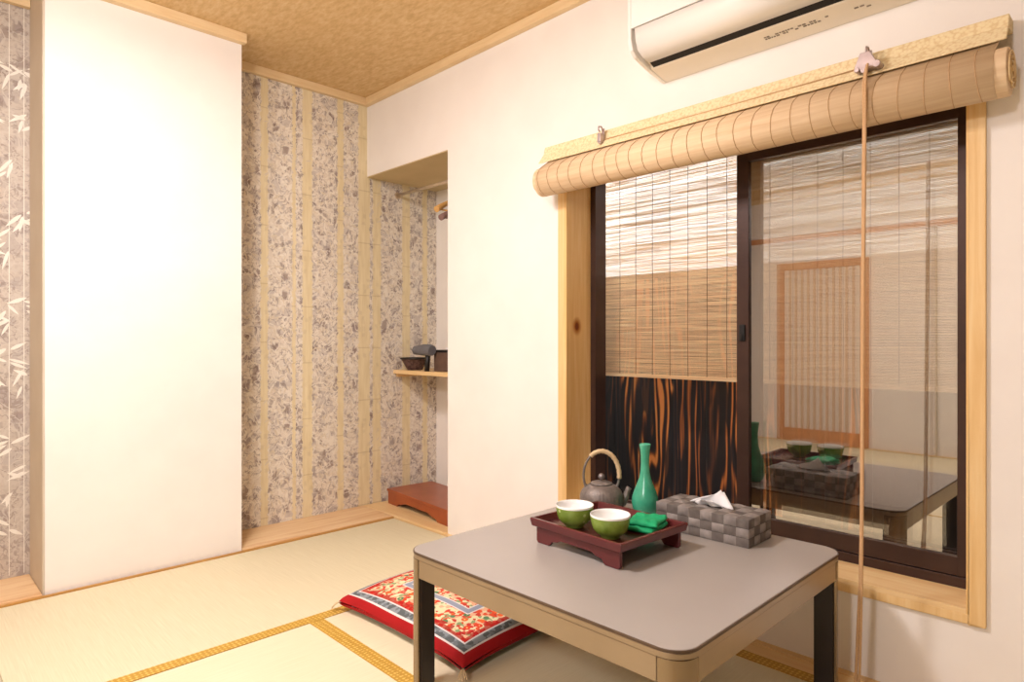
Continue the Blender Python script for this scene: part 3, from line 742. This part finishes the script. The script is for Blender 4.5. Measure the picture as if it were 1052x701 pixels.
def foot(L): return [(-L, .006), (-L + .006, 0), (-L + .05, 0), (-L + .056, .004), (-L + .062, .013), (-L + .085, .017), (-L + .1, .024), (L - .1, .024), (L - .085, .017), (L - .062, .013), (L - .056, .004), (L - .05, 0), (L - .006, 0), (L, .006), (L, .046), (-L, .046)]
for x in (-hx + .014, hx - .026):
    f = MB(); f.prism(foot(hy - .014), 0, x, x + .012); f.build('foot_board', M['lacquer'], tr, bevel=.002)

TZ = HT + .0586
def cup(x, y, label):
    r = thing('tea_cup', label, 'cup', (x, y, TZ), random.uniform(0, 3), 'green tea cups on the tray')
    f = MB(); f.lathe([(0, .006), (.020, .005), (.0215, 0), (.0255, 0), (.027, .004), (.029, .0075), (.040, .0145), (.0475, .025), (.0520, .040), (.0542, .052), (.0548, .0585)], n=48)
    f.build('glazed_outside', M['cup'], r)
    f = MB(); f.lathe([(.0548, .0585), (.0552, .0625), (.0545, .0645), (.0525, .0635), (.0515, .052), (.0488, .038), (.043, .025), (.033, .017), (.02, .0135), (0, .012)], n=48)
    f.build('white_inside', M['porcelain'], r); return r
cup(1.437, 1.212, 'green tea cup at the left of the tray, white inside')
cup(1.428, 1.077, 'green tea cup at the front of the tray beside the green cloth')

# folded green cloth
cl = MB(); gx, gy = 26, 22
def lay(z0, th, ox, oy, rot, wx, wy, seed):
    rnd = random.Random(seed); ph = [rnd.uniform(0, 6) for _ in range(4)]
    top, bot = [], []
    for i in range(gx + 1):
        for j in range(gy + 1):
            s, t_ = -1 + 2 * i / gx, -1 + 2 * j / gy
            e = max(0, 1 - max(abs(s), abs(t_)) ** 10) ** .4
            x = s * wx * (1 - .03 * t_ * t_); y = t_ * wy * (1 + .05 * math.sin(3 * s + ph[0]))
            w = .0022 * math.sin(5 * s + 3 * t_ + ph[1]) + .0016 * math.sin(9 * t_ - 4 * s + ph[2]) + .004 * max(0, s - .2) ** 2
            zc = z0 + th / 2 + .006 * (1 - t_ * t_) * (1 - s * s) ** .5 * .6
            cr, sr = math.cos(rot), math.sin(rot)
            X, Y = ox + x * cr - y * sr, oy + x * sr + y * cr
            top.append((X, Y, zc + (th / 2 + max(w, -.001)) * e)); bot.append((X, Y, max(z0, zc - th / 2 * e if z0 > .004 else z0 + (1 - e) * th / 2)))
    fs = [(i * (gy + 1) + j, (i + 1) * (gy + 1) + j, (i + 1) * (gy + 1) + j + 1, i * (gy + 1) + j + 1) for i in range(gx) for j in range(gy)]
    cl.add(top, fs, True); cl.add(bot, fs, True)
lay(0.001, .013, 0, 0, .18, .060, .050, 1); lay(.015, .012, .006, -.002, .30, .056, .046, 2)
co = cl.build('folded_cloth', M['cloth_green']); co.location = (1.568, 1.060, TZ); tag(co, 'bright green folded cloth on the right of the tray', 'cloth')

# ------------------------------------------------------------------ kettle
kt = thing('tea_kettle', 'grey cast-iron kettle with a tall wrapped handle behind the tray', 'kettle', (1.772, 1.374, HT + .0014), math.radians(-44.3))
f = MB()
body = [(0, .003), (.042, .003), (.046, 0), (.050, .003), (.060, .014), (.070, .034), (.0735, .052), (.0725, .066), (.067, .080), (.057, .092), (.044, .1), (.040, .102), (.0385, .100), (.0, .098)]
def wob(a, z): return 1 + (.016 * (abs(math.sin(18 * a))) if .012 < z < .085 else 0)
f.lathe(body, n=144, wob=wob); f.build('body', M['iron'], kt)
f = MB(); f.lathe([(0, .1), (.037, .101), (.0385, .104), (.037, .107), (.026, .111), (.012, .113), (0, .1135)], n=40); ld = f.build('lid', M['iron'], kt)
f = MB(); f.lathe([(0, .112), (.004, .113), (.0045, .118), (.010, .122), (.0115, .128), (.009, .134), (.004, .138), (0, .139)], n=24); f.build('knob', M['knobm'], ld)
f = MB(); f.tube([(.058, 0, .034), (.073, 0, .042), (.083, 0, .056), (.087, 0, .070), (.091, 0, .082), (.096, 0, .090)], [.019, .0165, .0125, .0098, .0088, .0095], 16); f.build('spout', M['iron'], kt)
def hp(a): return (.0615 * math.cos(a) * (1.0 if math.sin(a) > 0 else 1), 0, .132 + .083 * math.sin(a))
hd_ = MB(); a0, a1 = math.radians(-32), math.radians(212)
hd_.tube([hp(a0 + (a1 - a0) * k / 40) for k in range(41)], .0042, 10); hh = hd_.build('handle', M['iron'], kt)
f = MB(); b0, b1 = math.radians(-8), math.radians(128); f.tube([hp(b0 + (b1 - b0) * k / 30) for k in range(31)], [.0078 + .0008 * math.sin(k * 2.2) for k in range(31)], 12); f.build('wrapped_grip', M['bamboo'], hh)
for s in (-1, 1):
    f = MB(); f.tube([(s * .052, -.006, .086), (s * .053, 0, .1), (s * .052, .006, .086)], .0035, 8); f.build('handle_lug', M['iron'], kt)

# bottle
bt = MB()
prof = [(0, 0), (.026, 0), (.029, .003), (.036, .018), (.0425, .038), (.0445, .055), (.0425, .072), (.036, .092), (.027, .114), (.0195, .134), (.0155, .155), (.0138, .18), (.0140, .205), (.0158, .228), (.0185, .243), (.0188, .2475), (.0165, .2485), (.0130, .24), (.011, .2), (0, .16)]
bt.lathe(prof, n=48); bo = bt.build('sake_bottle', M['celadon']); bo.location = (1.836, 1.240, HT + .0014); tag(bo, 'slim-necked green ceramic bottle between kettle and tissue box', 'bottle')

# tissue box, woven straps
tx = thing('tissue_box', 'grey woven-strap tissue box at the window side of the table', 'tissue box', (1.845, 1.0, HT + .0014), math.radians(.6))
hx, hy, hz = .0765, .155, .084
f = MB(); f.box(-hx + .003, hx - .003, -hy + .003, hy - .003, 0.001, hz - .003); f.build('inner_case', M['blackpl'], tx)
F2 = {True: MB(), False: MB()}; nx, ny, nz = 4, 8, 3
def strap(ax, sgn, u0, u1, v0, v1, up):
    d = .0052 if up else .0014; m = 5
    vs = []
    for i in range(m + 1):
        for j in range(m + 1):
            a, b = i / m, j / m
            hgt = d * (math.sin(PI * a) ** .5 if True else 1) * (math.sin(PI * b) ** .5)
            u = u0 + (u1 - u0) * a; v = v0 + (v1 - v0) * b
            if ax == 0: vs.append((sgn * (hx - .003 + .001 + hgt), u, v))
            elif ax == 1: vs.append((u, sgn * (hy - .003 + .001 + hgt), v))
            else: vs.append((u, v, hz - .003 + .001 + hgt))
    F2[bool(up)].add(vs, [(i * (m + 1) + j, (i + 1) * (m + 1) + j, (i + 1) * (m + 1) + j + 1, i * (m + 1) + j + 1) for i in range(m) for j in range(m)], True)
X_, Y_, Z_ = hx - .002, hy - .002, hz - .002
for i in range(ny):
    for k in range(nz):
        for s in (-1, 1): strap(0, s, -Y_ + 2 * Y_ * i / ny, -Y_ + 2 * Y_ * (i + 1) / ny, Z_ * k / nz + .001, Z_ * (k + 1) / nz, (i + k) % 2)
for i in range(nx):
    for k in range(nz):
        for s in (-1, 1): strap(1, s, -X_ + 2 * X_ * i / nx, -X_ + 2 * X_ * (i + 1) / nx, Z_ * k / nz + .001, Z_ * (k + 1) / nz, (i + k) % 2)
    for j in range(ny): strap(2, 1, -X_ + 2 * X_ * i / nx, -X_ + 2 * X_ * (i + 1) / nx, -Y_ + 2 * Y_ * j / ny, -Y_ + 2 * Y_ * (j + 1) / ny, (i + j) % 2)
F2[True].build('raised_straps', M['weave'], tx, weld=False); F2[False].build('sunken_straps', M['weave2'], tx, weld=False)
f = MB(); f.prism([(.02 * math.cos(a * PI / 12), .07 * math.sin(a * PI / 12)) for a in range(24)], 2, hz + .0005, hz + .0018); f.build('slot', M['blackpl'], tx)
# tissue
f = MB(); rows = []
for i in range(9):
    t_ = i / 8; row = []
    for j in range(15):
        s = -1 + j / 7
        w = .074 * (1 - .9 * t_ ** 1.2)
        x = .004 + .012 * math.sin(3.2 * s + 1) * (1 - t_) + .012 * t_
        row.append((x - .012 * t_ * (1 - abs(s)), s * w - .028 * t_ ** 1.5, hz + .001 + .050 * t_ * (1 - .25 * abs(s)) + .003 * math.sin(6 * s) * t_))
    rows.append(row)
vs = [p for r_ in rows for p in r_]
f.add(vs, [(i * 15 + j, (i + 1) * 15 + j, (i + 1) * 15 + j + 1, i * 15 + j + 1) for i in range(8) for j in range(14)], True)
vs2 = [(p[0] * 1 - .022 - .02 * math.sin(2 * i), p[1] * .8 - .01, p[2] * 1 - .002 if p[2] > hz + .01 else p[2]) for i, r_ in enumerate(rows) for p in r_]
vs2 = [(-.016 - .020 * (i / 8) + .006 * math.sin(j), (-1 + j / 7) * .05 * (1 - .6 * i / 8) + .004, hz + .001 + .020 * (i / 8) ** .7) for i in range(9) for j in range(15)]
f.add(vs2, [(i * 15 + j, (i + 1) * 15 + j, (i + 1) * 15 + j + 1, i * 15 + j + 1) for i in range(8) for j in range(14)], True)
to = f.build('tissue', M['tissue'], tx, weld=False)
sm = to.modifiers.new('thick', 'SOLIDIFY'); sm.thickness = .0008

# ------------------------------------------------------------------ left wall, seen mirrored in the window
d1 = bpy.data.objects.new('door_1', None); C.objects.link(d1); d1['kind'] = 'structure'; d1.location = (LW, 2.36, 0)
f = MB(); f.box(.002, .03, -.42, -.35, .006, 1.76); f.box(.002, .03, .35, .42, .006, 1.76); f.box(.002, .03, -.35, .35, .006, .13); f.box(.002, .03, -.35, .35, 1.69, 1.76); f.build('door_frame', M['shoji_wood'], d1, bevel=.002)
f = MB(); f.box(.004, .010, -.35, .35, .13, 1.69); f.build('paper_panel', M['paper'], d1)
for k in range(11):
    f = MB(); yy = -.35 + (k + 1) * .7 / 12; f.box(.011, .024, yy - .011, yy + .011, .13, 1.69); f.build('lattice_bar', M['lattice'], d1)
f = MB(); f.box(LW, LW + .022, RR, 3.06, 1.98, 2.03); struct('trim_15', f, M['shoji_wood'])
f = MB(); f.box(LW, LW + .02, 1.405, 1.421, 0, 1.98); struct('trim_16', f, M['post'])
sw = thing('light_switch', 'white light switch plate on the left wall', 'switch', (LW, 1.22, .95))
f = MB(); f.box(0.0005, .008, -.035, .035, 0, .12); f.build('plate', M['switch'], sw, bevel=.002)
f = MB(); f.box(.008, .012, -.018, .018, .03, .09); f.build('rocker', M['switch'], sw, bevel=.001)

# ------------------------------------------------------------------ lamps
LX, LY = .35, 1.75
lm = thing('ceiling_lamp', 'round white ceiling lamp in the middle of the room', 'lamp', (LX, LY, CZ - .085))
f = MB(); f.lathe([(0, .085), (.1, .085), (.1, .06), (0, .06)], n=32); f.build('mount', M['ac_white'], lm)
f = MB(); f.lathe([(0, 0), (.12, .004), (.19, .018), (.215, .04), (.2, .058), (0, .06)], n=48); f.build('shade', M['lamp'], lm)
def area(name, loc, size, energy, color, target):
    L = bpy.data.lights.new(name, 'AREA'); L.shape = 'DISK'; L.size = size; L.energy = energy; L.color = color
    o = bpy.data.objects.new(name, L); C.objects.link(o); o.location = loc
    o.rotation_euler = (Vector(target) - Vector(loc)).to_track_quat('-Z', 'Y').to_euler(); return o
area('ceiling_light', (LX, LY, CZ - .10), .42, 30, (1, .935, .95), (LX, LY, 0))
pl = bpy.data.lights.new('ceiling_glow', 'POINT'); pl.energy = 26; pl.color = (1, .935, .95); pl.shadow_soft_size = .08
po = bpy.data.objects.new('ceiling_glow', pl); C.objects.link(po); po.location = (LX, LY, CZ - .24)
area('rear_light', (-1.6, .3, 2.2), .35, 27, (1, .94, .955), (1.2, 1.5, .6))

# world: bright overcast daylight outside
W = bpy.data.worlds.new('sky'); S.world = W; W.use_nodes = True
bg = W.node_tree.nodes['Background']; bg.inputs[0].default_value = (.95, .97, 1, 1); bg.inputs[1].default_value = 6.0

# ------------------------------------------------------------------ camera
cam = bpy.data.cameras.new('camera'); co_ = bpy.data.objects.new('camera', cam); C.objects.link(co_)
cam.sensor_width = 36; cam.lens = 662.16 / 1052 * 36; cam.clip_start = .02
cam.shift_y = (349.3 - 350.5) / 1052
co_.location = (0, 0, 1); co_.rotation_euler = (PI / 2, 0, -math.radians(44.306))
S.camera = co_
vs_ = S.view_settings; S.display_settings.display_device = 'sRGB'
vs_.view_transform = 'Standard'; vs_.look = 'None'; vs_.exposure = .24; vs_.gamma = 1; vs_.use_curve_mapping = False
